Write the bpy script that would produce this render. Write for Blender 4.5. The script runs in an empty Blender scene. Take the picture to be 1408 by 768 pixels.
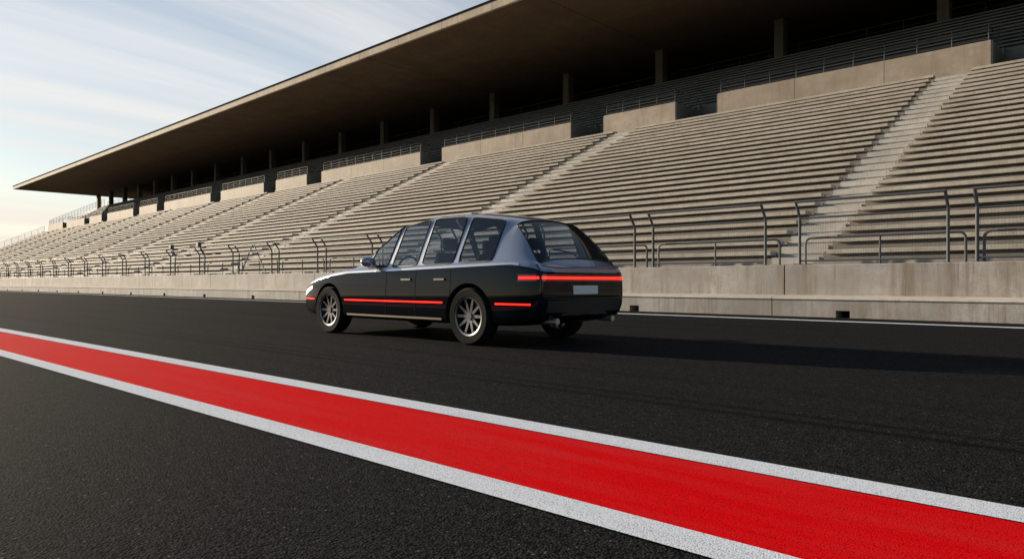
import bpy, bmesh, math, random
from mathutils import Vector, Matrix
from mathutils.bvhtree import BVHTree
random.seed(7)
R = math.radians
sc = bpy.context.scene
COL = sc.collection
H = 0.85                      # camera height in metres; the layout below is in multiples of it
F, X0, VPX, Y0 = 980.0, 1039.0, -335.0, 388.0

# ------------------------------------------------------------------ helpers
def W(u, v, z):               # along track to the left, away from the camera, up  -> world metres
    return (-u * H, v * H, z * H)

class MB:
    def __init__(s):
        s.v = []; s.f = []
    def poly(s, pts):
        n = len(s.v); s.v += [tuple(p) for p in pts]; s.f.append(tuple(range(n, n + len(pts))))
    def prism(s, prof, u0, u1):          # profile of (v,z) in camera heights, extruded along the track
        n = len(s.v); k = len(prof)
        s.v += [W(u0, a, b) for a, b in prof] + [W(u1, a, b) for a, b in prof]
        for i in range(k):
            j = (i + 1) % k
            s.f.append((n + i, n + j, n + k + j, n + k + i))
        s.f.append(tuple(range(n + k - 1, n - 1, -1))); s.f.append(tuple(range(n + k, n + 2 * k)))
    def box(s, a, b):                    # two corners, metres
        x0, y0, z0 = a; x1, y1, z1 = b
        n = len(s.v)
        s.v += [(x0,y0,z0),(x1,y0,z0),(x1,y1,z0),(x0,y1,z0),(x0,y0,z1),(x1,y0,z1),(x1,y1,z1),(x0,y1,z1)]
        s.f += [tuple(n + i for i in q) for q in ((0,3,2,1),(4,5,6,7),(0,1,5,4),(1,2,6,5),(2,3,7,6),(3,0,4,7))]
    def ubox(s, u0, u1, v0, v1, z0, z1):
        a = W(max(u0, u1), v0, z0); b = W(min(u0, u1), v1, z1); s.box(a, b)
    def tube(s, pts, r, n=8, closed=False):
        pts = [Vector(p) for p in pts]; m = len(pts); base = len(s.v)
        rings = []
        up = None
        for i, p in enumerate(pts):
            if closed:
                d = (pts[(i + 1) % m] - pts[i - 1]).normalized()
            elif i == 0: d = (pts[1] - p).normalized()
            elif i == m - 1: d = (p - pts[i - 1]).normalized()
            else: d = ((pts[i + 1] - p).normalized() + (p - pts[i - 1]).normalized()).normalized()
            if up is None:
                up = Vector((0, 0, 1)) if abs(d.z) < .9 else Vector((1, 0, 0))
            a = (up - d * up.dot(d)).normalized(); b = d.cross(a); up = a
            rings.append([p + (a * math.cos(t) + b * math.sin(t)) * r for t in [2 * math.pi * k / n for k in range(n)]])
        for rg in rings: s.v += [tuple(q) for q in rg]
        for i in range(m if closed else m - 1):
            i2 = (i + 1) % m
            for k in range(n):
                k2 = (k + 1) % n
                s.f.append((base + i * n + k, base + i * n + k2, base + i2 * n + k2, base + i2 * n + k))
        if not closed:
            s.f.append(tuple(base + k for k in range(n - 1, -1, -1)))
            s.f.append(tuple(base + (m - 1) * n + k for k in range(n)))
    def build(s, name, mat, parent=None, smooth=False, bevel=0.0):
        me = bpy.data.meshes.new(name)
        off = Vector(parent_off(parent)) if parent else Vector((0, 0, 0))
        me.from_pydata([tuple(Vector(p) - off) for p in s.v], [], s.f); me.update()
        bm = bmesh.new(); bm.from_mesh(me); bmesh.ops.recalc_face_normals(bm, faces=bm.faces)
        if bevel:
            ed = [e for e in bm.edges if len(e.link_faces) == 2 and e.calc_face_angle(0) > .6]
            bmesh.ops.bevel(bm, geom=ed, offset=bevel, segments=1, affect='EDGES', clamp_overlap=True)
        bm.to_mesh(me); bm.free()
        if smooth:
            for p in me.polygons: p.use_smooth = True
            try: me.set_sharp_from_angle(angle=R(40))
            except Exception: pass
        me.materials.append(mat)
        o = bpy.data.objects.new(name, me); COL.objects.link(o)
        if parent: o.parent = parent
        return o
def parent_off(p):
    o = Vector((0, 0, 0))
    while p:
        o = o + p.location; p = p.parent
    return o
def tag(o, label, cat, group=None):
    o['label'] = label; o['category'] = cat
    if group: o['group'] = group
    return o
def thing(name, loc, label, cat, group=None):
    o = bpy.data.objects.new(name, None); COL.objects.link(o); o.location = loc
    o.empty_display_size = .3
    return tag(o, label, cat, group)
def struct(o, kind='structure'):
    o['kind'] = kind; return o
def copy_tree(o, parent=None):
    c = o.copy(); COL.objects.link(c)
    if parent: c.parent = parent
    for ch in list(o.children): copy_tree(ch, c)
    return c

# ------------------------------------------------------------------ materials
def newmat(name):
    m = bpy.data.materials.new(name); m.use_nodes = True
    nt = m.node_tree; b = nt.nodes['Principled BSDF']
    return m, nt, b
class N:
    def __init__(s, nt): s.nt = nt
    def __call__(s, t, **kw):
        n = s.nt.nodes.new('ShaderNode' + t)
        for k, v in kw.items():
            if k in n.inputs: 
                if hasattr(v, 'is_output'): s.nt.links.new(v, n.inputs[k])
                else: n.inputs[k].default_value = v
            else: setattr(n, k, v)
        return n
    def link(s, a, b): s.nt.links.new(a, b)
    def math(s, op, a, b=None, clamp=False):
        n = s.nt.nodes.new('ShaderNodeMath'); n.operation = op; n.use_clamp = clamp
        for i, v in enumerate((a, b)):
            if v is None: continue
            if hasattr(v, 'is_output'): s.nt.links.new(v, n.inputs[i])
            else: n.inputs[i].default_value = v
        return n.outputs[0]
    def ramp(s, fac, stops):
        n = s.nt.nodes.new('ShaderNodeValToRGB'); s.nt.links.new(fac, n.inputs[0])
        el = n.color_ramp.elements
        while len(el) < len(stops): el.new(.5)
        for e, (p, c) in zip(el, stops):
            e.position = p; e.color = c if len(c) == 4 else (*c, 1)
        return n.outputs[0]
    def mix(s, fac, a, b, mode='MIX'):
        n = s.nt.nodes.new('ShaderNodeMix'); n.data_type = 'RGBA'; n.blend_type = mode; n.clamp_factor = True
        for i, v in ((0, fac), (6, a), (7, b)):
            if hasattr(v, 'is_output'): s.nt.links.new(v, n.inputs[i])
            else: n.inputs[i].default_value = v if i == 0 else (*v, 1) if len(v) == 3 else v
        return n.outputs[2]
    def scaled(s, vec, sx, sy, sz):
        n = s.nt.nodes.new('ShaderNodeVectorMath'); n.operation = 'MULTIPLY'
        s.nt.links.new(vec, n.inputs[0]); n.inputs[1].default_value = (sx, sy, sz); return n.outputs[0]
    def noise(s, vec, scale, detail=4, rough=.55, dist=0.0):
        n = s.nt.nodes.new('ShaderNodeTexNoise'); s.nt.links.new(vec, n.inputs['Vector'])
        n.inputs['Scale'].default_value = scale; n.inputs['Detail'].default_value = detail
        n.inputs['Roughness'].default_value = rough; n.inputs['Distortion'].default_value = dist
        return n.outputs[0]

def concrete(name, base, streak=.6, rough=.66, spec=.36, warm=(.30, .255, .215), joint=0.0, jw=.006, fine=1.0, seedoff=0.0, blotch=.35, grime=0.0):
    m, nt, b = newmat(name); n = N(nt)
    pos = n('NewGeometry').outputs['Position']
    a = n.noise(pos, .55, 5, .6); c = n.noise(pos, 3.1, 5, .65); g = n.noise(pos, 34 * fine, 3, .6)
    oi = n('ObjectInfo').outputs['Random']
    col = n.mix(n.ramp(a, [(.33, (0, 0, 0)), (.68, (1, 1, 1))]), [x * (1 - blotch) for x in base], [min(1, x * (1 + blotch * .35)) for x in base])
    col = n.mix(n.math('MULTIPLY', n.ramp(c, [(.40, (0, 0, 0)), (.66, (1, 1, 1))]), .6), col, [x * y * 2.3 for x, y in zip(base, warm)])
    col = n.mix(n.math('MULTIPLY', n.ramp(g, [(.35, (1, 1, 1)), (.55, (0, 0, 0))]), .45), col, [x * .55 for x in base])
    if streak:                                    # rain streaks and rust runs down vertical faces
        sv = n.scaled(pos, 2.6, 2.6, .16)
        s1 = n.noise(sv, 1.0, 5, .72); s2 = n.noise(n.scaled(pos, 1.1, 1.1, .35), 1.0, 3, .6)
        k = n.math('MULTIPLY', n.ramp(s1, [(.47, (0, 0, 0)), (.68, (1, 1, 1))]), n.ramp(s2, [(.36, (0, 0, 0)), (.58, (1, 1, 1))]))
        col = n.mix(n.math('MULTIPLY', k, streak), col, [x * y for x, y in zip(base, (.42, .34, .26))])
    if grime:                                     # narrow dark drip lines and speckled soot
        d1 = n.noise(n.scaled(pos, 7.5, 7.5, .30), 1.0, 6, .75); d2 = n.noise(n.scaled(pos, .45, .45, .8), 1.0, 3, .6)
        k = n.math('MULTIPLY', n.ramp(d1, [(.50, (0, 0, 0)), (.66, (1, 1, 1))]), n.ramp(d2, [(.42, (0, 0, 0)), (.60, (1, 1, 1))]))
        col = n.mix(n.math('MULTIPLY', k, grime), col, [x * y for x, y in zip(base, (.30, .245, .20))])
        sp_ = n.noise(pos, 9.0, 8, .8)
        col = n.mix(n.math('MULTIPLY', n.ramp(sp_, [(.52, (0, 0, 0)), (.66, (1, 1, 1))]), grime * .6), col, [x * .45 for x in base])
    pit = n('TexVoronoi', Vector=pos, Scale=7.0); 
    pk = n.math('MULTIPLY', n.ramp(pit.outputs['Distance'], [(.035, (1, 1, 1)), (.06, (0, 0, 0))]), .75)
    col = n.mix(pk, col, [x * .22 for x in base])
    col = n.mix(n.math('MULTIPLY', oi, .25), col, [x * .62 for x in base])
    if joint:
        sx = n('SeparateXYZ', Vector=pos).outputs[0]
        fr = n.math('FRACT', n.math('ADD', n.math('DIVIDE', sx, joint), n.math('MULTIPLY', oi, 7.3)))
        col = n.mix(n.math('MULTIPLY', n.math('LESS_THAN', fr, jw / joint), .8), col, [x * .12 for x in base])
    n.link(col, b.inputs['Base Color']); b.inputs['Roughness'].default_value = rough
    b.inputs['Specular IOR Level'].default_value = spec
    bp = n('Bump', Strength=.35, Distance=.012); n.link(n.math('ADD', n.math('MULTIPLY', g, .5), c), bp.inputs['Height'])
    n.link(bp.outputs[0], b.inputs['Normal'])
    return m
def simple(name, col, rough=.5, metal=0.0, coat=0.0, noise=.0, spec=.5):
    m, nt, b = newmat(name); n = N(nt)
    b.inputs['Roughness'].default_value = rough; b.inputs['Metallic'].default_value = metal
    b.inputs['Coat Weight'].default_value = coat; b.inputs['Coat Roughness'].default_value = .03
    b.inputs['Specular IOR Level'].default_value = spec
    oc = n('TexCoord').outputs['Object']
    g = n.noise(oc, 9, 4, .6)
    c = n.mix(g, [x * (1 - noise) for x in col], [min(1, x * (1 + noise)) for x in col])
    n.link(c, b.inputs['Base Color'])
    return m

M = {}
M['wall'] = concrete('weathered wall concrete', (.52, .49, .455), 1.0, blotch=.45, grime=.7)
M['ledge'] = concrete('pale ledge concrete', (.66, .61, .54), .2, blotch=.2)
M['terrace'] = concrete('terrace concrete', (.31, .285, .25), .6, fine=.8)
M['bench'] = concrete('bench concrete', (.61, .56, .485), .55, joint=2.9, blotch=.25)
M['stair'] = concrete('stair concrete', (.66, .635, .59), .25, joint=.62, jw=.008)
M['parapet'] = concrete('parapet concrete', (.48, .41, .33), .55)
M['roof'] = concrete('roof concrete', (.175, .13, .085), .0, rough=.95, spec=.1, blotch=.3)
M['fascia'] = concrete('fascia concrete', (.62, .53, .42), .45, rough=.75, spec=.15, joint=5.2, jw=.05)
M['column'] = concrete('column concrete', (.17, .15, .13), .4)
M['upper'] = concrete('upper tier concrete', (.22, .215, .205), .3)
M['dark'] = simple('shade dark concourse wall', (.006, .0055, .005), .95, noise=.3, spec=.1)  # deep interior shade put into a near-black wall colour
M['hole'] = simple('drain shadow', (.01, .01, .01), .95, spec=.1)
M['steel'] = simple('galvanised steel', (.075, .08, .088), .6, .0, noise=.3)
M['mesh'] = simple('galvanised wire', (.16, .16, .165), .7, spec=.1)
M['steel_dark'] = simple('painted dark steel', (.07, .072, .078), .5, .5, noise=.25)
M['cap'] = simple('dark roof edge flashing', (.025, .025, .027), 1.0, spec=.0)

def asphalt():
    m, nt, b = newmat('asphalt'); n = N(nt)
    pos = n('NewGeometry').outputs['Position']
    sep = n('SeparateXYZ', Vector=pos)
    vo = n('TexVoronoi', Vector=pos, Scale=100.0); vo.inputs['Randomness'].default_value = 1
    vd = vo.outputs['Distance']; vc = vo.outputs['Color']
    big = n.noise(n.scaled(pos, .12, .5, 1), 1.0, 5, .6); mid = n.noise(pos, 2.2, 5, .6)
    base = n.mix(n.ramp(big, [(.3, (0, 0, 0)), (.7, (1, 1, 1))]), (.0165, .0168, .0178), (.026, .0262, .0272))
    base = n.mix(n.math('MULTIPLY', mid, .45), base, (.0125, .0126, .0135))
    stone = n('SeparateColor', Color=vc).outputs[0]
    base = n.mix(n.ramp(stone, [(.0, (.0, .0, .0)), (1, (1, 1, 1))]), n.mix(.6, base, (.003, .003, .003)), n.mix(.35, base, (.108, .114, .125)))
    gr = n.noise(pos, 16, 9, .85)
    base = n.mix(n.ramp(gr, [(.36, (0, 0, 0)), (.64, (1, 1, 1))]), n.mix(.6, base, (.003, .003, .0032)), n.mix(.28, base, (.10, .10, .10)))
    chip = n.math('GREATER_THAN', n('SeparateColor', Color=vc).outputs[1], .9935)
    base = n.mix(n.math('MULTIPLY', chip, .8), base, (.20, .185, .16))
    base = n.mix(n.ramp(vd, [(.25, (0, 0, 0)), (.75, (.85, .85, .85))]), base, (.002, .002, .002))
    # rubber laid down by tyres: long dark lines along the track
    y = sep.outputs[1]
    wob = n.math('MULTIPLY', n.math('SUBTRACT', n.noise(n.scaled(pos, .05, .0, 0), 1.0, 2), .5), .55)
    yy = n.math('ADD', y, wob)
    tot = None
    for c, w, a in ((4.36, .08, .8), (4.58, .07, .75), (5.55, .13, .5), (7.3, .5, .25), (9.3, .5, .3), (11.6, .22, .3), (13.2, .3, .25)):
        d = n.math('DIVIDE', n.math('ABSOLUTE', n.math('SUBTRACT', yy, c)), w)
        k = n.math('MULTIPLY', n.math('SUBTRACT', 1.0, d, True), a)
        tot = k if tot is None else n.math('MAXIMUM', tot, k)
    lane = n.noise(n.scaled(pos, .035, 3.2, 1), 1.0, 4, .6)
    far = n.math('GREATER_THAN', y, 3.4)
    tot = n.math('MULTIPLY', n.math('ADD', tot, n.math('MULTIPLY', n.ramp(lane, [(.48, (0, 0, 0)), (.7, (1, 1, 1))]), .35)), far)
    tot = n.math('MULTIPLY', tot, n.ramp(n.noise(n.scaled(pos, .22, 1.5, 1), 1.0, 3), [(.3, (.25, .25, .25)), (.6, (1, 1, 1))]))
    base = n.mix(tot, base, (.003, .003, .0033))
    dirt = n.ramp(n.math('DIVIDE', n.math('SUBTRACT', y, 16.25), 1.6), [(0, (0, 0, 0)), (.12, (.75, .75, .75)), (1, (.9, .9, .9))])
    base = n.mix(n.math('MULTIPLY', dirt, mid), base, (.022, .017, .013))
    n.link(base, b.inputs['Base Color'])
    b.inputs['Roughness'].default_value = .9; b.inputs['Specular IOR Level'].default_value = .022
    h = n.math('SUBTRACT', n.math('MULTIPLY', stone, .6), vd)
    bp = n('Bump', Strength=.7, Distance=.006); n.link(h, bp.inputs['Height']); n.link(bp.outputs[0], b.inputs['Normal'])
    return m
def paint(name, col, worn, wearamt):
    m, nt, b = newmat(name); n = N(nt)
    pos = n('NewGeometry').outputs['Position']
    vo = n('TexVoronoi', Vector=pos, Scale=165.0); vd = vo.outputs['Distance']
    stone = n('SeparateColor', Color=vo.outputs['Color']).outputs[0]
    a = n.noise(n.scaled(pos, .5, 4.5, 1), 1.0, 5, .65); c = n.noise(pos, 20, 8, .8)
    col_ = n.mix(n.math('MULTIPLY', n.ramp(a, [(.42, (0, 0, 0)), (.75, (1, 1, 1))]), wearamt), col, worn)
    col_ = n.mix(n.math('MULTIPLY', n.ramp(vd, [(.42, (0, 0, 0)), (.85, (1, 1, 1))]), .75), col_, [x * .25 for x in col])
    col_ = n.mix(n.math('MULTIPLY', n.ramp(c, [(.62, (0, 0, 0)), (.74, (1, 1, 1))]), .45), col_, [x * .45 for x in col])
    n.link(col_, b.inputs['Base Color']); b.inputs['Roughness'].default_value = .9
    b.inputs['Specular IOR Level'].default_value = .02
    h = n.math('SUBTRACT', n.math('MULTIPLY', stone, .4), vd)
    bp = n('Bump', Strength=.3, Distance=.004); n.link(h, bp.inputs['Height']); n.link(bp.outputs[0], b.inputs['Normal'])
    return m
M['asphalt'] = asphalt()
M['white'] = paint('white road paint', (.82, .87, .94), (.62, .65, .69), .35)
M['red'] = paint('red road paint', (.80, .002, .006), (.70, .035, .035), .7)
M['ground'] = simple('dry grass ground', (.07, .075, .035), .95, noise=.5)

# ------------------------------------------------------------------ ground, track, paint
def sheet(name, pts, z, mat):
    b = MB(); b.poly([(p[0], p[1], z) for p in pts]); o = b.build(name, mat)
    return struct(o)
sheet('ground', [(-3000, -3000), (3000, -3000), (3000, 3000), (-3000, 3000)], -.02, M['ground'])
sheet('track', [(-700, -40), (300, -40), (300, 21.5 * H), (-700, 21.5 * H)], 0, M['asphalt'])
def gp(x, y):                     # ground point seen at pixel (x, y) of the photograph
    v = .6861 * (x - VPX) / (y - Y0)
    X = x - 704
    return v, v * (F * F - X0 * X) / (F * (X + X0))
def edge(p, q):                   # straight painted edge through two photo points, as (u -> v)
    (v0, u0), (v1, u1) = gp(*p), gp(*q)
    return lambda u: v0 + (v1 - v0) * (u - u0) / (u1 - u0)
E1 = edge((0, 451.2), (700, 575)); E2 = edge((0, 455.9), (700, 587.5))
E3 = edge((0, 481), (700, 665)); E4 = edge((0, 489.5), (700, 690))
def strip(name, ea, eb, z, mat):
    us = [-8 + k * 2.0 for k in range(0, 80)]
    b = MB()
    for a, c in zip(us[:-1], us[1:]):
        b.poly([(-a * H, ea(a) * H, z), (-c * H, ea(c) * H, z), (-c * H, eb(c) * H, z), (-a * H, eb(a) * H, z)])
    bm = b.build(name, mat); return struct(bm)
strip('white_line', E1, E2, .008, M['white'])
strip('red_strip', E2, E3, .004, M['red'])
strip('white_line', E3, E4, .008, M['white'])
strip('white_line', lambda u: 19.25, lambda u: 18.85, .004, M['white'])

# ------------------------------------------------------------------ trackside wall
UL, UR = 205.0, -30.0
wl = thing('concrete_wall', W(88, 21, 0), 'long weathered concrete trackside wall with a stepped base ledge and square drain holes', 'wall')
holes = [7.0 + 6.95 * k for k in range(-4, 27)]
edges_ = [UR]
lp = [(21.0, -.1), (21.0, .50), (21.04, .53), (21.9, .575), (21.9, -.1)]
lp_top = [(21.0, .20), (21.0, .50), (21.04, .53), (21.9, .575), (21.9, .20)]
cur = UR; hw = .19; k = 0
led = MB()
joints = [9.04 + 13.6 * k for k in range(-2, 15)]
def between(a, b, g=.014):
    cuts = [a] + [j for j in joints if a < j < b] + [b]
    return [(c + (g if i else 0), d - (g if i < len(cuts) - 2 else 0)) for i, (c, d) in enumerate(zip(cuts[:-1], cuts[1:]))]
pieces = {}
allsegs = []
for hu in holes:
    if hu - hw > cur: allsegs += [(a, b, 0) for a, b in between(cur, hu - hw)]
    allsegs.append((hu - hw, hu + hw, 1)); cur = hu + hw
allsegs += [(a, b, 0) for a, b in between(cur, UL)]
curmb = MB(); nj = 0
def flush():
    global curmb
    if curmb.v: curmb.build('base_ledge', M['wall'], wl)
    curmb = MB()
js = sorted(joints)
for a, b, hole in allsegs:
    curmb.prism(lp_top if hole else lp, a, b)
    if any(abs(b - j) < .03 for j in js): flush()
flush()
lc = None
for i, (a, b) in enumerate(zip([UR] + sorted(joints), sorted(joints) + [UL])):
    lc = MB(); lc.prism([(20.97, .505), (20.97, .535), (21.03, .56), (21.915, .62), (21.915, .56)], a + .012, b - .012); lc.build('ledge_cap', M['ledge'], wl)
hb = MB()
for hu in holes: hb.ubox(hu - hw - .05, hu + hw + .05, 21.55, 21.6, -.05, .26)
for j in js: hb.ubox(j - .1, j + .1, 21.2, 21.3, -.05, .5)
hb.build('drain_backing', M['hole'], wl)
up = [(21.92, .4), (21.92, 1.515), (21.945, 1.54), (22.5, 1.54), (22.5, .4)]
cuts = [UR] + js + [UL]
for i, (a, b) in enumerate(zip(cuts[:-1], cuts[1:])):
    p = MB(); p.prism(up, a + (.018 if i else 0), b - .018); p.build('wall_panel', M['wall'], wl)
jb = MB()
for j in js: jb.ubox(j - .1, j + .1, 22.15, 22.3, .5, 1.5)
jb.build('joint_filler', M['hole'], wl)

# ------------------------------------------------------------------ grandstand
gs = thing('grandstand', W(88, 40, 0), 'huge empty concrete grandstand with long bench rows under a broad cantilevered slab roof', 'grandstand')
V0, D, Z0, RZ, NR = 22.8, .837, 1.649, .408, 28
nose = [(V0 + i * D, Z0 + i * RZ) for i in range(NR)]
SU = 194.0
tz = lambda i: nose[i][1] - .25
prof = [(22.52, -.1), (22.52, tz(0) - RZ)]
prof = [(22.52, -.1)]
prof.append((22.52, 1.2))
prof.append((nose[0][0] + .05, 1.2))
for i, (v, z) in enumerate(nose):
    prof += [(v + .05, tz(i)), (v + .34, tz(i)), (v + .34, z - .132), (v + .56, z - .132), (v + .56, tz(i))]
    prof.append((nose[i + 1][0] + .05 if i < NR - 1 else 46.6, tz(i)))
prof += [(46.6, 12.1), (46.6, 11.5), (24.0, .2), (24.0, -.1)]
AISLE = [(8.6, 10.2), (30.2, 32.0), (50.3, 52.0), (67.9, 69.6), (84.6, 86.3), (100.3, 102), (116.3, 118), (132.3, 134), (148.3, 150), (164.3, 166), (179.3, 181)]
for a, b in AISLE:
    s = MB()
    for i in range(NR):
        lo = tz(i - 1) if i else 1.38 - .0
        v = nose[i][0]
        s.ubox(a + .015, b - .015, v - .36, v + .046, lo - .05, lo + RZ * .5)
        s.ubox(a + .018, b - .018, v - .385, v - .34, lo + RZ * .5 - .06, lo + RZ * .5 + .002)
        s.ubox(a + .015, b - .015, v + .02, v + .33, tz(i) - .2, tz(i) + .02)
    s.build('aisle_stair', M['stair'], gs, bevel=.006)
prof_plain = [(22.52, -.1), (22.52, 1.2), (nose[0][0] + .05, 1.2)]
for i, (v, z) in enumerate(nose):
    prof_plain += [(v + .05, tz(i)), (nose[i + 1][0] + .05 if i < NR - 1 else 46.6, tz(i))]
prof_plain += [(46.6, 12.1), (46.6, 11.5), (24.0, .2), (24.0, -.1)]
bl = [(UR, AISLE[0][0])] + [(AISLE[k][1], AISLE[k + 1][0]) for k in range(len(AISLE) - 1)] + [(AISLE[-1][1], SU - .3)]
t = MB()
for a, b in bl: t.prism(prof, a, b)
for a, b in AISLE: t.prism(prof_plain, a, b)
t.prism(prof_plain, SU - .3, SU)
t.build('terrace', M['terrace'], gs)
def bench_prof(v, z, t):
    return [(v + .012, z - .14), (v, z - .128), (v, z - .014), (v + .014, z), (v + .60, z), (v + .60, z - .14)]
rest = MB(); cnt = 0
jit = random.Random(3)
for bi, (a, b) in enumerate(bl):
    for i, (v, z) in enumerate(nose):
        da, db = jit.uniform(-.09, .09), jit.uniform(-.09, .09)
        dz = jit.uniform(-.006, .006); dv = jit.uniform(-.012, .012)
        a2 = a if bi == 0 else a + .12 + da
        b2 = b - .12 + db
        if cnt < 100:
            m = MB(); m.prism(bench_prof(v + dv, z + dz, tz(i)), a2, b2); m.build('bench', M['bench'], gs); cnt += 1
        else: rest.prism(bench_prof(v + dv, z + dz, tz(i)), a2, b2)

# parapet, vomitory openings, upper tier
OPEN = [(4.6, 7.7), (23.8, 27.2), (33.6, 37.0), (53.1, 56.5), (74.9, 78.3), (85.8, 89.1), (101.8, 105.3), (122.7, 126.0), (133.9, 137.0), (150.6, 154.0), (161.3, 164.7), (176.8, 179.8)]
PV, PB, PT = 46.3, 12.35, 14.25
solid = []; c = UR
for a, b in OPEN: solid.append((c, a)); c = b
solid.append((c, 191.0))
back = MB()
UV0, UZ0, UD, UH, UN = 47.7, 13.35, .66, .408, 16
LOW = 4
unose = [(UV0 + i * UD, UZ0 + i * UH) for i in range(UN)]
def solid_upper(i0, i1, base):
    p = [(unose[i0][0] + .05, base)]
    for i in range(i0, i1):
        v, z = unose[i]
        p += [(v + .05, z - .22), (v + .28, z - .22), (v + .28, z - .11), (v, z - .11), (v, z), (v + .40, z), (v + .40, z - .22)]
        nx = unose[i + 1][0] + .05 if i < UN - 1 else 58.2
        p.append((nx, z - .22))
    return p
ut = MB()
low_end = unose[LOW][0] + .04
pl = solid_upper(0, LOW, 12.3); pl[-1] = (low_end, pl[-1][1]); pl.append((low_end, 12.3))
for k, (a, b) in enumerate(solid):
    n_ = max(1, round((b - a) / 6.2)); st = (b - a) / n_
    for q in range(n_):
        p = MB(); p.prism([(PV, PB), (PV, PT - .02), (PV + .02, PT), (PV + .16, PT), (PV + .16, PB)], a + q * st + (.014 if q else 0), a + (q + 1) * st - (.014 if q < n_ - 1 else 0))
        p.build('parapet', M['parapet'], gs)
    back.prism([(PV + .165, PB), (PV + .165, PT - .03), (PV + .34, PT - .03), (PV + .34, PB)], a + .004, b - .004)
    back.prism([(PV + .345, 12.0), (PV + .345, 12.95), (UV0 + .045, 12.95), (UV0 + .045, 12.0)], a + .003, b - .003)
    ut.prism(pl, a + .002, b - .002)
phi = solid_upper(LOW, UN, 14.6); phi += [(58.2, 18.9), (57, 18.0), (unose[LOW][0] + .6, 14.6)]
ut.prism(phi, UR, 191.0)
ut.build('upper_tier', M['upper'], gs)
for a, b in OPEN:                                  # the lintel, the doorway and the dark passage behind each opening
    f = MB()
    f.ubox(a - .3, b + .3, unose[LOW][0] - .06, unose[LOW][0] + .3, 13.95, 14.62)
    f.build('lintel', M['upper'], gs)
    for u0, u1 in ((a - .004, a + .10), (b - .10, b + .004)):
        q = [(PV + .02, 12.3), (PV + .02, PT - .06)]
        for i in range(LOW):
            zz = unose[i][1] + .05
            q += [(unose[i][0] - .03, max(q[-1][1], PT - .06)), (unose[i][0] - .03, max(zz, PT - .055))]
        q += [(unose[LOW][0] - .07, q[-1][1]), (unose[LOW][0] - .07, 12.3)]
        q2 = []
        for p_ in q:
            if not q2 or abs(p_[0] - q2[-1][0]) + abs(p_[1] - q2[-1][1]) > 1e-4: q2.append(p_)
        sw_ = MB(); sw_.prism(q2, u0, u1); sw_.build('side_wall', M['upper'], gs)
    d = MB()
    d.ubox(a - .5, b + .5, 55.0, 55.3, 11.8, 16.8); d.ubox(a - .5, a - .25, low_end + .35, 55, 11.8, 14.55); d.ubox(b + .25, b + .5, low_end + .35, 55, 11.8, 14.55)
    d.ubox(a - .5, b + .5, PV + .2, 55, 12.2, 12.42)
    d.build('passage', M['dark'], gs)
back.build('parapet_backing', M['upper'], gs)
rest_o = rest.build('bench', M['bench'], gs); rest_o['kind'] = 'stuff'

cc = MB(); cc.ubox(UR, 193, 58.1, 68.0, 19.0, 19.5); cc.build('concourse_floor', M['upper'], gs)
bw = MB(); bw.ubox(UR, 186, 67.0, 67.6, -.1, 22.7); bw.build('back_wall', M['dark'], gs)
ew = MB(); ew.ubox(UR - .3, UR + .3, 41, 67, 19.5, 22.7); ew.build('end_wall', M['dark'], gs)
CU = [12.5, 24.4, 35.8, 47.0, 57.9, 68.5, 78.9, 89.0, 99.1, 109.4, 119.4, 130.0, 140.2, 149.9, 159.4, 168.7, 178.0, 187.3, 196.4]
ZS = 22.76
for u in [-12.5, 0.2] + CU:
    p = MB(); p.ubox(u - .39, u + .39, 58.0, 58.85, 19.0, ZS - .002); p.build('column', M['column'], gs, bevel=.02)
# roof slab: front edge runs very slightly out of parallel with the track
def ve(u): return 40.2 + (41.2 - 40.2) * (u - 24) / 175.0
RE = 199.3
rf = MB()
def slab(mb, u0, u1, fv, bv, z0, z1):
    P = lambda u, v, z: W(u, v, z)
    n = len(mb.v)
    mb.v += [P(u0, ve(u0) + fv, z0), P(u1, ve(u1) + fv, z0), P(u1, bv, z0), P(u0, bv, z0), P(u0, ve(u0) + fv, z1), P(u1, ve(u1) + fv, z1), P(u1, bv, z1), P(u0, bv, z1)]
    mb.f += [tuple(n + i for i in q) for q in ((0, 1, 2, 3), (4, 7, 6, 5), (0, 4, 5, 1), (1, 5, 6, 2), (2, 6, 7, 3), (3, 7, 4, 0))]
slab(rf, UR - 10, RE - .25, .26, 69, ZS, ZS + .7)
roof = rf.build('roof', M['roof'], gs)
fa = MB()
n = 0
for u0, u1, f0, f1 in ((UR - 10, RE, 0.0, .25),):
    fa.v += [W(u0, ve(u0), ZS - .03), W(u1, ve(u1), ZS - .03), W(u1, ve(u1) + f1, ZS - .03), W(u0, ve(u0) + f1, ZS - .03),
             W(u0, ve(u0), ZS + .62), W(u1, ve(u1), ZS + .62), W(u1, ve(u1) + f1, ZS + .62), W(u0, ve(u0) + f1, ZS + .62)]
    fa.f += [(0, 1, 2, 3), (4, 7, 6, 5), (0, 4, 5, 1), (1, 5, 6, 2), (2, 6, 7, 3), (3, 7, 4, 0)]
fa.ubox(RE - .24, RE, ve(RE) + .252, 69, ZS - .03, ZS + .62)
fo = fa.build('fascia', M['fascia'], roof)
cp = MB()
cp.v += [W(UR - 10, ve(UR - 10) - .06, ZS + .625), W(RE + .06, ve(RE) - .06, ZS + .625), W(RE + .06, ve(RE) + .4, ZS + .625), W(UR - 10, ve(UR - 10) + .4, ZS + .625),
         W(UR - 10, ve(UR - 10) - .06, ZS + .78), W(RE + .06, ve(RE) - .06, ZS + .78), W(RE + .06, ve(RE) + .4, ZS + .78), W(UR - 10, ve(UR - 10) + .4, ZS + .78)]
cp.f += [(0, 1, 2, 3), (4, 7, 6, 5), (0, 4, 5, 1), (1, 5, 6, 2), (2, 6, 7, 3), (3, 7, 4, 0)]
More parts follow.
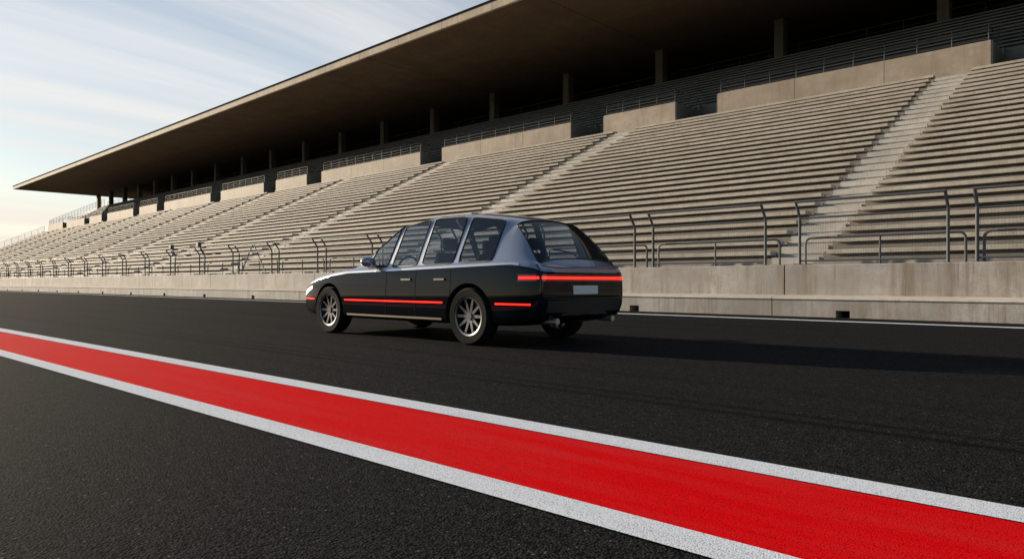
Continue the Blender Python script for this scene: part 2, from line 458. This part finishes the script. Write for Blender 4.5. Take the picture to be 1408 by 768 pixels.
cp.build('roof_flashing', M['cap'], roof)
for u in (14.0, 35.8, 57.9):
    r_ = MB(); r_.ubox(u - .10, u + .10, ve(u) + .3, 58, ZS - .03, ZS + .1); r_.build('roof_rib', M['roof'], roof)
r_ = MB(); r_.ubox(UR, RE - 1, 49.0, 49.12, ZS - .03, ZS + .1); r_.build('roof_rib', M['roof'], roof)

# railings of the stand
def railing(name, a, b, v, z0, h, bars, step, mat, r=.022, pr=.026):
    m = MB(); n_ = max(1, round((b - a) / step))
    for q in range(n_ + 1):
        u = a + (b - a) * q / n_
        m.tube([W(u, v, z0 - .05), W(u, v, z0 + h)], pr, 6)
    for zz, rr in bars:
        m.tube([W(a, v, z0 + zz), W(b, v, z0 + zz)], rr, 6)
    return m.build(name, mat, gs, smooth=True)
for a, b in solid:
    railing('upper_railing', max(a, UR) + .12, b - .12, PV + .2, PT - .03, 1.0, ((1.0, .028), (.7, .014), (.42, .014), (.16, .014)), 1.7, M['steel'])
for a, b in OPEN:                                  # sloping handrails down both sides of each opening
    m = MB()
    for u in (a - .15, b + .15):
        v1, z1 = unose[0][0] + .2, unose[0][1] ; v2, z2 = unose[LOW][0] + .2, unose[LOW][1]
        for dz, rr in ((1.0, .026), (.55, .016)):
            m.tube([W(u, PV + .2, PT + dz - .03 if dz == 1 else PT + .45), W(u, v1, max(PT, z1) + dz - .1), W(u, v2, z2 + dz)], rr, 6)
        for q in range(5):
            tt = q / 4; vv = v1 + (v2 - v1) * tt; zz = z1 + (z2 - z1) * tt
            m.tube([W(u, vv, zz - .1), W(u, vv, max(zz, z1) + 1.0 + (max(PT, z1) - .1 - z1) * (1 - tt))], .022, 6)
    v2, z2 = unose[LOW]
    m.tube([W(a - .15, v2 + .2, z2 + 1), W(b + .15, v2 + .2, z2 + 1)], .026, 6)
    m.tube([W(a - .15, v2 + .2, z2 + .5), W(b + .15, v2 + .2, z2 + .5)], .018, 6)
    for q in range(1, 4): 
        u = a + (b - a) * q / 4; m.tube([W(u, v2 + .2, z2 - .05), W(u, v2 + .2, z2 + 1)], .02, 6)
    m.build('opening_railing', M['steel_dark'], gs, smooth=True)
railing('concourse_railing', UR + 1, 193, 59.4, 19.5, 1.25, ((1.25, .03), (.8, .018), (.4, .018)), 2.6, M['steel_dark'])
e = MB()                                           # railing down the far end of the stand
u = SU - .15
for (va, za, vb, zb) in ((23.0, 1.5, 46.2, 12.8), (46.6, 14.1, 58, 20.0)):
    n_ = 18
    for q in range(n_ + 1):
        vv = va + (vb - va) * q / n_; zz = za + (zb - za) * q / n_
        uu = u if va < 40 else 190.8
        e.tube([W(uu, vv, zz - .3), W(uu, vv, zz + 1.25)], .03, 5)
    for dz in (1.25, .9, .55, .2): e.tube([W(uu, va, za + dz), W(uu, vb, zb + dz)], .028 if dz > 1 else .02, 5)
e.build('end_railing', simple('pale galvanised steel', (.5, .5, .49), .5, .3), gs, smooth=True)

# ------------------------------------------------------------------ guard rails on the wall (each bolted section is a thing)
def guard_rail(ua, ub, lay='std'):
    um = (ua + ub) / 2
    g = thing('guard_rail', W(um, 22.2, 1.54), '', 'guard rail')
    vb = 22.14
    def P(u, v, z): return W(u, v, z)
    for u in (ua, ub):
        m = MB(); m.tube([P(u, vb, 1.5), P(u, vb, 2.99), P(u, vb - .03, 3.06), P(u, vb - .34, 3.47)], .036, 10)
        p_ = m.build('post', M['steel'], g, smooth=True)
        f_ = MB(); c = W(u, vb, 1.54); f_.box((c[0] - .07, c[1] - .07, c[2] + .001), (c[0] + .07, c[1] + .07, c[2] + .014)); f_.build('base_plate', M['steel'], p_)
    for (v, z, rr) in ((vb - .33, 3.45, .034), (vb - .01, 2.97, .028), (vb, 1.66, .024)):
        m = MB(); m.tube([P(ub - .0, v, z), P(ua, v, z)], rr, 8); m.build('rail', M['steel'], g, smooth=True)
    m = MB(); span = (ub - ua) * H; nn = int(span / .06)
    for k in range(1, nn):
        uu = ua + (ub - ua) * k / nn; m.tube([P(uu, vb - .02, 1.67), P(uu, vb - .02, 2.96)], .0019, 3)
    for k in range(1, 19): m.tube([P(ua, vb - .02, 1.66 + 1.31 * k / 19), P(ub, vb - .02, 1.66 + 1.31 * k / 19)], .0019, 3)
    m.build('wire_mesh', M['mesh'], g)
    # low pipe handrail with rounded ends, standing a little behind
    a2, b2, zt, vv, rad = ua - .38, ub - .12, 2.36, vb + .16, .16
    pts = [P(a2, vv, 1.5), P(a2, vv, zt - rad)] + [P(a2 + rad * (1 - math.cos(t)), vv, zt - rad + rad * math.sin(t)) for t in (.4, .8, 1.2, 1.57)]
    pts += [P(b2 - rad * (1 - math.cos(t)), vv, zt - rad + rad * math.sin(t)) for t in (1.57, 1.2, .8, .4)] + [P(b2, vv, zt - rad), P(b2, vv, 1.5)]
    m = MB(); m.tube(pts, .030, 8)
    um2 = (a2 + b2) / 2
    m.tube([P(um2, vv, 1.5), P(um2, vv, zt)], .026, 8)
    m.build('handrail', M['steel'], g, smooth=True)
    return g
first = guard_rail(4.65, 8.65)
panels = [first]
spans = [(-.4, 3.98), (9.74, 13.9), (14.68, 19.08), (20.0, 24.4), (25.45, 30.05)]
ctr = lambda s: (s[0] + s[1]) / 2
u = 30.95
while u < 196:
    spans.append((u, u + 4.4)); u += 5.3
for s in spans:
    c = copy_tree(first); c.location = W(ctr(s), 22.2, 1.54)
    c.scale = ((s[1] - s[0]) / 4.0 if s[1] < 30.5 else 1.1, 1, 1)
    panels.append(c)
panels.sort(key=lambda o: -o.location.x)
for g in panels[7:]:                               # farther off the wires are finer than anything the eye resolves
    for ch in list(g.children):
        if ch.name.startswith('wire_mesh'): bpy.data.objects.remove(ch)
nm = ['steel guard rail section farthest right, right of the foot of the widest aisle',
      'steel guard rail section on the wall just right of the vertical wall joint',
      'steel guard rail section on the wall just left of the vertical wall joint',
      'steel guard rail section on the wall behind the rear end of the car',
      'steel guard rail section on the wall behind the rear half of the car',
      'steel guard rail section on the wall behind the front half of the car',
      'steel guard rail section on the wall behind the front bonnet of the car']
ordn = ['eighth', 'ninth', 'tenth', 'eleventh', 'twelfth', 'thirteenth', 'fourteenth', 'fifteenth']
for i, g in enumerate(panels):
    g['group'] = 'guard rail sections along the trackside wall'; g['category'] = 'guard rail'
    if i < 7: g['label'] = nm[i]
    elif i < 15: g['label'] = 'steel guard rail section on the trackside wall, %s from the right end' % ordn[i - 7]
    else: g['label'] = 'small distant steel guard rail section on the far left stretch of the trackside wall'

def upx(x, v):
    X = x - 704; return v * (F * F - X0 * X) / (F * (X + X0))
lampface = simple('pale lamp glass', (.55, .55, .53), .3)
for x, lab in ((273, 'small floodlight box on a rail post, the one nearer the car'), (235.5, 'small floodlight box on a rail post, farther left from the car')):
    u = upx(x, 21.7)
    fl_ = thing('floodlight', W(u, 21.7, 3.5), lab, 'floodlight', 'floodlights on the rail posts')
    c = Vector(W(u, 21.7, 3.5))
    m = MB(); m.box((c.x - .17, c.y - .09, c.z), (c.x + .17, c.y + .11, c.z + .3)); m.build('housing', M['steel_dark'], fl_, bevel=.015)
    m = MB(); m.box((c.x - .14, c.y - .1, c.z + .03), (c.x + .14, c.y - .088, c.z + .27)); m.build('lens', lampface, fl_)
    m = MB(); m.tube([W(u, 22.1, 2.9), W(u, 21.85, 3.35), W(u, 21.8, 3.55)], .025, 6); m.build('bracket', M['steel_dark'], fl_)
ua, ub = upx(332, 22.3), upx(367, 22.3); uc = upx(348, 22.3)
ld = thing('trestle', W(uc, 22.3, 1.54), 'A shaped grey metal trestle standing on the wall top ahead of the car', 'trestle')
m = MB(); m.tube([W(ua, 22.25, 1.54), W(uc, 22.3, 3.55)], .03, 6); m.build('leg', M['steel'], ld)
m = MB(); m.tube([W(ub, 22.25, 1.54), W(uc - .05, 22.3, 3.55)], .03, 6); m.build('leg', M['steel'], ld)
m = MB()
for t in (.22, .42): m.tube([W(ua + (uc - ua) * t, 22.27, 1.54 + 2.01 * t), W(ub + (uc - ub) * t, 22.27, 1.54 + 2.01 * t)], .02, 6)
m.build('crossbar', M['steel'], ld)
# ------------------------------------------------------------------ the car
def build_car():
    VN, UREAR = 7.75, 6.9
    L = 5.2
    SCL = 1.1
    yc = VN * H + .97 * SCL
    org = Vector((-UREAR * H - L * SCL, yc, 0))
    car = thing('car', org, 'black estate car with silver blue upper body and red strip standing for its light trail, driving along the track', 'car')
    def itp(tab, x):
        for (a, va), (b, vb) in zip(tab[:-1], tab[1:]):
            if x <= b:
                t = (x - a) / (b - a) if b > a else 0; t = max(0, min(1, t)); return va + (vb - va) * t
        return tab[-1][1]
    wm = [(0, .74), (.12, .83), (.4, .92), (.9, .965), (2.5, .975), (4.2, .97), (4.8, .93), (5.1, .88), (5.2, .82)]
    zb = [(0, .66), (.12, .74), (.4, .83), (.8, .90), (1.5, .965), (2.5, .985), (4, 1.02), (4.8, 1.04), (5.1, 1.0), (5.2, .95)]
    zr = [(1.5, 1.02), (1.95, 1.33), (2.42, 1.61), (3.0, 1.70), (3.7, 1.70), (4.35, 1.64), (4.6, 1.58), (4.85, 1.36), (5.1, 1.06)]
    wr = [(1.5, .72), (1.95, .68), (2.42, .62), (3.0, .62), (4.3, .60), (4.6, .59), (4.85, .66), (5.1, .72)]
    zl = [(0, .34), (.12, .26), (.5, .22), (4.6, .23), (5.1, .30), (5.2, .38)]
    ST = [0, .1, .32, .7, 1.15, 1.5, 1.95, 2.42, 2.52, 3.06, 3.16, 3.78, 3.88, 4.46, 4.64, 4.85, 5.1, 5.2]
    NRW = 10
    def section(x):
        w, b, lo = itp(wm, x), itp(zb, x), itp(zl, x)
        rows = [(0, lo), (w - .10, lo), (w - .015, lo + .07), (w, lo + (b - lo) * .42), (w - .012, lo + (b - lo) * .72), (w - .03, b - .05), (w - .075, b)]
        if x <= 1.5 or x > 5.11:
            up_ = .07 if x <= 1.5 else .015
            k = .6 + .4 * x / 1.5 if x <= 1.5 else 1
            rows += [(w * .72, b + up_ * .55 * k), (w * .42, b + up_ * .9 * k), (0, b + up_ * k)]
        else:
            z, r = itp(zr, x), itp(wr, x)
            rows += [(r + .02, z - .075), (r - .10, z - .015), (0, z + .012)]
        return rows
    bm = bmesh.new(); cl = bm.edges.layers.float.new('crease_edge')
    g = []
    cv_ = bm.verts.layers.float.new('crease_vert')
    for x in ST:
        rr = []
        for k, (y, z) in enumerate(section(x)):
            if y == 0: v = bm.verts.new((x, 0, z)); rr.append((v, v))
            else: rr.append((bm.verts.new((x, -y, z)), bm.verts.new((x, y, z))))
        g.append(rr)
    wins = {8: 2, 10: 3, 12: 4, 6: 5}
    for i in range(len(ST) - 1):
        for k in range(NRW - 1):
            for s in (0, 1):
                q = [g[i][k][s], g[i + 1][k][s], g[i + 1][k + 1][s], g[i][k + 1][s]]
                qq = []
                [qq.append(v) for v in q if v not in qq]
                f = bm.faces.new(qq if s == 0 else qq[::-1])
                mi = 1 if k >= 5 else 0
                if k == 6 and i in wins: mi = wins[i] + 4 * s
                if k >= 7 and i in (5, 6): mi = 10
                if k >= 7 and i in (14, 15): mi = 11
                f.material_index = mi
    for i, fl in ((0, 1), (len(ST) - 1, 0)):
        for k in range(NRW - 1):
            a, b = g[i][k], g[i][k + 1]
            q = []
            [q.append(v) for v in (a[0], b[0], b[1], a[1]) if v not in q]
            f = bm.faces.new(q if fl else q[::-1]); f.material_index = 0 if k < 5 else 1
    bmesh.ops.recalc_face_normals(bm, faces=bm.faces)
    for e_ in bm.edges:
        if len(e_.link_faces) == 2:
            a, b = e_.link_faces
            if a.material_index != b.material_index and max(a.material_index, b.material_index) >= 2: e_[cl] = 1.0
            elif e_.calc_face_angle(0) > 1.0: e_[cl] = .45
    for v in bm.verts:
        ms = [f.material_index for f in v.link_faces]
        gl_ = {m for m in ms if m >= 2}
        if any(ms.count(m) == 1 for m in gl_) and len(ms) >= 3: v[cv_] = .8
    for i in range(len(ST) - 1):
        for s in (0, 1):
            for k, c in ((6, .55), (5, .35), (2, .3)):
                e_ = bm.edges.get((g[i][k][s], g[i + 1][k][s]))
                if e_: e_[cl] = max(e_[cl], c)
    me = bpy.data.meshes.new('body'); bm.to_mesh(me); bm.free()
    tmp = bpy.data.objects.new('tmp', me); COL.objects.link(tmp)
    sb = tmp.modifiers.new('s', 'SUBSURF'); sb.levels = 3; sb.render_levels = 3
    paint_lo = simple('black clearcoat paint', (.006, .007, .010), .5, .0, .55, spec=.0)
    paint_up = simple('silver blue clearcoat paint', (.27, .31, .40), .3, .55, 1.0)
    glass, nt, b_ = newmat('tinted car glass'); n = N(nt)
    tr = n('BsdfTransparent', Color=(.60, .66, .72, 1)); gl = n('BsdfGlossy', Roughness=.03, Color=(.9, .95, 1, 1)); fr = n('LayerWeight', Blend=.5)
    mx = n('MixShader'); n.link(n.math('ADD', n.math('MULTIPLY', n.math('POWER', fr.outputs[1], 4.0), .6), .06), mx.inputs[0]); n.link(tr.outputs[0], mx.inputs[1]); n.link(gl.outputs[0], mx.inputs[2])
    n.link(mx.outputs[0], nt.nodes['Material Output'].inputs['Surface'])
    black = simple('black plastic trim', (.012, .012, .013), .55)
    rubber = simple('tyre rubber', (.006, .006, .006), .9, spec=.15)
    alloy = simple('dark alloy', (.16, .165, .175), .35, .9)
    chrome = simple('bright belt trim', (.80, .80, .80), .22, .85)
    cream = simple('cream trail stripe', (.72, .62, .45), .4)
    def lamp(name, col, st):
        m, nt, b = newmat(name); b.inputs['Base Color'].default_value = (*[x * .6 for x in col], 1)
        b.inputs['Emission Color'].default_value = (*col, 1); b.inputs['Emission Strength'].default_value = st
        b.inputs['Roughness'].default_value = .2; return m
    redl = lamp('lit red lamp and trail', (1, .012, .008), 2.6)
    hl = lamp('lit headlamp', (1, .93, .78), 2.0)
    WX, WR = (1.0, 4.12), .355
    slots = [paint_lo, paint_up] + [glass] * 10 + [black]
    for m in slots: me.materials.append(m)
    cut = bmesh.new()
    for x in WX:
        for s in (-1, 1):
            bmesh.ops.create_cone(cut, cap_ends=True, segments=48, radius1=WR + .055, radius2=WR + .055, depth=.62,
                                  matrix=Matrix.Translation((x, s * 1.02, WR)) @ Matrix.Rotation(math.pi / 2, 4, 'X'))
    cme = bpy.data.meshes.new('cut'); cut.to_mesh(cme); cut.free()
    for m in slots: cme.materials.append(m)
    for p in cme.polygons: p.material_index = 12
    cob = bpy.data.objects.new('cut', cme); COL.objects.link(cob)
    bo = tmp.modifiers.new('b', 'BOOLEAN'); bo.operation = 'DIFFERENCE'; bo.object = cob; bo.solver = 'EXACT'
    dg = bpy.context.evaluated_depsgraph_get()
    ev = bpy.data.meshes.new_from_object(tmp.evaluated_get(dg))
    bpy.data.objects.remove(tmp); bpy.data.objects.remove(cob)
    full = bmesh.new(); full.from_mesh(ev)
    bvh = BVHTree.FromBMesh(full)
    names = {2: 'side_window', 8: 'windscreen', 9: 'rear_window'}
    def extract(name, idxs, mats, remap):
        b = full.copy()
        bmesh.ops.delete(b, geom=[f for f in b.faces if f.material_index not in idxs], context='FACES')
        if not b.faces: return None
        for f in b.faces: f.material_index = remap(f.material_index); f.smooth = True
        m = bpy.data.meshes.new(name); b.to_mesh(m); b.free()
        try: m.set_sharp_from_angle(angle=R(38))
        except Exception: pass
        for x in mats: m.materials.append(x)
        o = bpy.data.objects.new(name, m); COL.objects.link(o); o.parent = car; return o
    body = extract('body', {0, 1, 12}, [paint_lo, paint_up, black], lambda i: {0: 0, 1: 1, 12: 2}[i])
    seals = []
    for nme, i in [('side_window', i) for i in range(2, 10)] + [('windscreen', 10), ('rear_window', 11)]:
        o = extract(nme, {i}, [glass], lambda i: 0)
        if not o: continue
        b = bmesh.new(); b.from_mesh(o.data)
        nb = {}
        for e_ in b.edges:
            if len(e_.link_faces) == 1:
                p_, q_ = e_.verts; nb.setdefault(p_.index, []).append(q_.index); nb.setdefault(q_.index, []).append(p_.index)
        b.verts.ensure_lookup_table()
        if nb:
            st = next(iter(nb)); loop = [st]; prev = None
            while True:
                nx_ = [k for k in nb[loop[-1]] if k != prev]
                if not nx_: break
                prev = loop[-1]
                if nx_[0] == st: break
                loop.append(nx_[0])
                if len(loop) > 5000: break
            seals.append((o, [tuple(b.verts[k].co) for k in loop]))
        b.free()
    def cbuild(mb, name, mat, par=None, smooth=True, bevel=0):
        o = mb.build(name, mat, None, smooth, bevel); o.parent = par or car; return o
    def conform(name, mat, axis, us, vs, off=.008, par=None):
        """patch laid on the body; axis '+y','-y' (us along x, vs z) or '+x','-x' (us along y, vs z)"""
        mb = MB(); pts = {}
        for i, a in enumerate(us):
            for j, c in enumerate(vs):
                cz = c(a) if callable(c) else c
                if axis[1] == 'y':
                    s = 1 if axis[0] == '+' else -1
                    h = bvh.ray_cast(Vector((a, 3 * s, cz)), Vector((0, -s, 0)))
                    d = Vector((0, s, 0))
                else:
                    s = 1 if axis[0] == '+' else -1
                    h = bvh.ray_cast(Vector((2.6 + 4 * s, a, cz)), Vector((-s, 0, 0)))
                    d = Vector((s, 0, 0))
                if h[0] is None: continue
                pts[i, j] = (h[0] + d * off, h[0] + d * .001)
        idx = {}
        for k_, (p, q) in pts.items():
            idx[k_] = len(mb.v); mb.v += [tuple(p), tuple(q)]
        cells = [(i, j) for i in range(len(us) - 1) for j in range(len(vs) - 1) if all((i + a, j + b) in idx for a in (0, 1) for b in (0, 1))]
        cs = set(cells)
        for i, j in cells:
            a, b, c, d = idx[i, j], idx[i + 1, j], idx[i + 1, j + 1], idx[i, j + 1]
            mb.f += [(a, b, c, d)]
            for (e1, e2, nb) in ((a, b, (i, j - 1)), (b, c, (i + 1, j)), (c, d, (i, j + 1)), (d, a, (i - 1, j))):
                if nb not in cs: mb.f.append((e1, e2, e2 + 1, e1 + 1))
        if not mb.f: return None
        return cbuild(mb, name, mat, par)
    for o, lp_ in seals:
        mb = MB(); mb.tube(lp_, .011, 5, True); cbuild(mb, 'seal', black, o)
    def lin(a, b, n_): return [a + (b - a) * k / n_ for k in range(n_ + 1)]
    for s in ('-y', '+y'):
        for (a, b) in ((.22, .56), (1.46, 3.66), (4.58, 5.08)):
            conform('red_trail_strip', redl, s, lin(a, b, 24), [.508, .517, .526], .010)  # added glowing strip, stands in for the tail lamp's light trail
        conform('belt_trim', chrome, s, lin(1.0, 4.9, 40), [lambda x: itp(zb, x) - .058, lambda x: itp(zb, x) - .03], .007)
        conform('cream_trail_stripe', cream, s, lin(1.5, 3.62, 24), [.292, .318], .007)  # low cream light trail put in as a body colour
        for x in (2.47, 3.11, 3.80): conform('door_gap', M['hole'], s, [x - .004, x + .004], lin(.30, .93, 14), .003)
        for x in (2.92, 3.60): conform('door_handle', black, s, lin(x - .10, x + .10, 6), [.80, .812, .824], .022)
        conform('headlight', hl, s, lin(.12, .44, 12), [lambda x: itp(zb, x) - .17, lambda x: itp(zb, x) - .14, lambda x: itp(zb, x) - .115], .007)
        conform('tail_light', redl, s, lin(4.93, 5.14, 6), [.81, .825, .84], .016)
    conform('tail_light', redl, '+x', lin(-.84, .84, 28), [.81, .825, .84], .018)
    conform('rear_bumper', black, '+x', lin(-.72, .72, 16), [.42, .5, .56], .03)
    lens = simple('dark red lens', (.10, .002, .002), .15, coat=.6)
    conform('lamp_housing', lens, '+x', lin(-.84, .84, 28), [.785, .825, .868], .006)
    for s in ('-y', '+y'): conform('lamp_housing', lens, s, lin(4.9, 5.14, 6), [.785, .825, .868], .004)
    plate = simple('white number plate', (.75, .75, .72), .5)
    conform('number_plate', plate, '+x', lin(-.24, .24, 8), [.63, .68, .735], .014)
    conform('tailgate_gap', M['hole'], '+x', lin(-.74, .74, 24), [.592, .602], .004)
    for y_ in (-.80, .80): conform('tailgate_gap', M['hole'], '+x', [y_ - .004, y_ + .004], lin(.6, .98, 8), .004)
    for y_ in (-.55, .55):
        mb = MB(); mb.tube([(5.0, y_, .315), (5.22, y_, .315)], .038, 14); cbuild(mb, 'exhaust_pipe', chrome)
    mb = MB(); mb.tube([(5.10, .05, 1.03), (5.02, -.02, 1.14), (4.99, -.38, 1.17)], .010, 6); cbuild(mb, 'wiper', black)
    conform('grille', black, '-x', lin(-.52, .52, 14), [.38, .46, .56], .015)
    for s in (-1, 1):
        conform('headlight', hl, '-x', lin(s * .42, s * .70, 6), [.58, .62], .008)
        mb = MB(); c = Vector((2.12, s * 1.01, 1.06))
        bmx = bmesh.new(); bmesh.ops.create_uvsphere(bmx, u_segments=16, v_segments=10, radius=1, matrix=Matrix.Translation(c) @ Matrix.Diagonal((.085, .12, .075, 1)))
        bmx.verts.ensure_lookup_table()
        mb.v = [tuple(v.co) for v in bmx.verts]; mb.f = [tuple(v.index for v in f.verts) for f in bmx.faces]; bmx.free()
        mb.tube([(2.14, s * .86, .99), (2.13, s * .95, 1.03)], .025, 8)
        cbuild(mb, 'door_mirror', paint_up)
        # seats
        for x, nme in ((2.75, 'seat'), (3.65, 'seat')):
            sm = MB(); y = s * .38
            sm.box((x - .28, y - .24, .42), (x + .25, y + .24, .62))
            n0 = len(sm.v)
            sm.v += [(x + .16, y - .23, .6), (x + .30, y - .23, .6), (x + .30, y + .23, .6), (x + .16, y + .23, .6), (x + .33, y - .2, 1.18), (x + .43, y - .2, 1.18), (x + .43, y + .2, 1.18), (x + .33, y + .2, 1.18)]
            sm.f += [tuple(n0 + i for i in q) for q in ((0, 3, 2, 1), (4, 5, 6, 7), (0, 1, 5, 4), (1, 2, 6, 5), (2, 3, 7, 6), (3, 0, 4, 7))]
            sm.box((x + .36, y - .12, 1.22), (x + .45, y + .12, 1.38))
            cbuild(sm, nme, rubber, None, False, .02)
    dsh = MB(); dsh.box((1.62, -.78, .72), (2.0, .78, .98)); cbuild(dsh, 'dashboard', rubber, None, False, .03)
    fl = MB(); fl.box((1.5, -.8, .30), (4.9, .8, .40)); cbuild(fl, 'cabin_floor', rubber, None, False)
    sw = MB(); sw.tube([(2.22 + .05 * math.sin(t), -.38 + .18 * math.cos(t), .98 + .17 * math.sin(t)) for t in [2 * math.pi * k / 20 for k in range(20)]], .016, 6, True); sw.tube([(2.0, -.38, .9), (2.22, -.38, .98)], .02, 6); cbuild(sw, 'steering_wheel', rubber)
    # wheels
    for x in WX:
        for s in (-1, 1):
            w = bpy.data.objects.new('wheel', None); COL.objects.link(w); w.parent = car; w.location = (x, s * .845, WR)
            def lathe(prof_, name, mat):
                mb = MB(); nn = 48
                for k in range(nn):
                    t = 2 * math.pi * k / nn
                    for (r, y) in prof_: mb.v.append((r * math.cos(t), y * s, r * math.sin(t)))
                kk = len(prof_)
                for k in range(nn):
                    k2 = (k + 1) % nn
                    for j in range(kk - 1): mb.f.append((k * kk + j, k2 * kk + j, k2 * kk + j + 1, k * kk + j + 1))
                o = mb.build(name, mat, None, True); o.parent = w; return o
            lathe([(.245, -.11), (.33, -.115), (.352, -.09), (.355, 0), (.352, .09), (.33, .115), (.250, .11), (.245, .09)], 'tyre', rubber)
            lathe([(.245, -.10), (.225, -.09), (.215, .0), (.225, .085), (.246, .10), (.243, .107), (.22, .10)], 'rim', alloy)
            sp = MB()
            for k in range(10):
                t = 2 * math.pi * k / 10
                d = Vector((math.cos(t), 0, math.sin(t))); p = Vector((-math.sin(t), 0, math.cos(t)))
                a, b = d * .03, d * .232
                n0 = len(sp.v); yo, yi = .075 * s, .045 * s
                for q, ww in ((a, .022), (b, .014)):
                    for yy in (yo + (.015 * s if q is b else 0), yi):
                        sp.v += [tuple(q + p * ww + Vector((0, yy, 0))), tuple(q - p * ww + Vector((0, yy, 0)))]
                sp.f += [tuple(n0 + i for i in q) for q in ((0, 1, 5, 4), (2, 6, 7, 3), (0, 4, 6, 2), (1, 3, 7, 5), (4, 5, 7, 6), (0, 2, 3, 1))]
            sp.tube([(0, .03 * s, 0), (0, .09 * s, 0)], .045, 16)
            o = sp.build('spokes', alloy, None, False); o.parent = w
            dk = MB(); dk.tube([(0, -.03 * s, 0), (0, .0, 0)], .17, 32); o = dk.build('brake_disc', simple('brake disc', (.12, .12, .12), .4, .8), None, True); o.parent = w
    full.free(); car.scale = (SCL,) * 3
    return car
car = build_car()

# ------------------------------------------------------------------ light, sky, camera
EL, OFF = 14.5, 11.5
to_sun = Vector((-math.cos(R(OFF)) * math.cos(R(EL)), -math.sin(R(OFF)) * math.cos(R(EL)), math.sin(R(EL))))
sl = bpy.data.lights.new('sun', 'SUN'); sl.energy = 5.0; sl.angle = R(.5); sl.color = (1.0, .835, .63)
so = bpy.data.objects.new('sun', sl); COL.objects.link(so)
so.rotation_euler = (-to_sun).to_track_quat('-Z', 'Y').to_euler()
wd = bpy.data.worlds.new('World'); sc.world = wd; wd.use_nodes = True
nt = wd.node_tree; n = N(nt); bg = nt.nodes['Background']
sky = n('TexSky', sky_type='NISHITA'); sky.sun_disc = False; sky.sun_elevation = R(EL); sky.sun_rotation = math.atan2(to_sun.x, to_sun.y)
sky.air_density = 1.0; sky.dust_density = .25; sky.ozone_density = 1.2
tc = n('TexCoord').outputs['Generated']
sp = n('SeparateXYZ', Vector=tc)
el = n.math('MAXIMUM', sp.outputs[2], 0.0)
den = n.math('ADD', el, .10)
px = n.math('DIVIDE', sp.outputs[0], den); py = n.math('DIVIDE', sp.outputs[1], den)
def dot2(a, b): return n.math('ADD', n.math('MULTIPLY', px, a), n.math('MULTIPLY', py, b))
q1 = n.math('ADD', dot2(-.06, 1.0), 11.7); q2 = n.math('ADD', dot2(1.0, .06), 9.2)
cv = n('CombineXYZ'); n.link(n.math('MULTIPLY', q1, .22), cv.inputs[0]); n.link(n.math('MULTIPLY', q2, 1.0), cv.inputs[1])
c1 = n.noise(cv.outputs[0], .75, 7, .55, .5)
cv2 = n('CombineXYZ'); n.link(n.math('MULTIPLY', q1, .12), cv2.inputs[0]); n.link(n.math('MULTIPLY', q2, 2.4), cv2.inputs[1])
c2 = n.noise(cv2.outputs[0], 1.3, 6, .6, .3)
mask = n.math('ADD', n.math('MULTIPLY', c1, .74), n.math('MULTIPLY', c2, .26))
mask = n.ramp(mask, [(.42, (.20, .20, .20)), (.60, (.97, .97, .97))])
side = n.math('ADD', n.math('MULTIPLY', sp.outputs[0], -.95), n.math('MULTIPLY', sp.outputs[1], .30))      # clouds and haze kept to this side to cut ambient light from elsewhere
side = n.ramp(side, [(.05, (0, 0, 0)), (.75, (1, 1, 1))])
mask = n.math('MULTIPLY', mask, side)
low = n.ramp(el, [(.0, (1, 1, 1)), (.07, (.8, .8, .8)), (.16, (0, 0, 0))])
skyc = n.scaled(sky.outputs[0], .075, .075, .075)
cc_ = n.ramp(el, [(0, (.60, .53, .455)), (.12, (.58, .55, .51)), (.26, (.56, .56, .56)), (1, (.30, .32, .35))])
m1 = n.mix(mask, skyc, cc_); m2 = n.mix(n.math('MULTIPLY', n.math('MULTIPLY', low, .8), side), m1, cc_)
n.link(m2, bg.inputs['Color']); bg.inputs['Strength'].default_value = 1.0

cam = bpy.data.cameras.new('camera'); co = bpy.data.objects.new('camera', cam); COL.objects.link(co)
co.location = (0, 0, H); cam.sensor_width = 36; cam.lens = F / 1408 * 36; cam.shift_y = (Y0 - 384) / 1408
co.rotation_euler = (R(90), 0, math.atan2(.6861, .7274)); cam.clip_end = 8000; cam.clip_start = .05
sc.camera = co
vs = sc.view_settings; vs.view_transform = 'Standard'; vs.look = 'None'; vs.exposure = 0.65; vs.gamma = 1; vs.use_curve_mapping = False
sc.cycles.max_bounces = 6; sc.cycles.transparent_max_bounces = 12
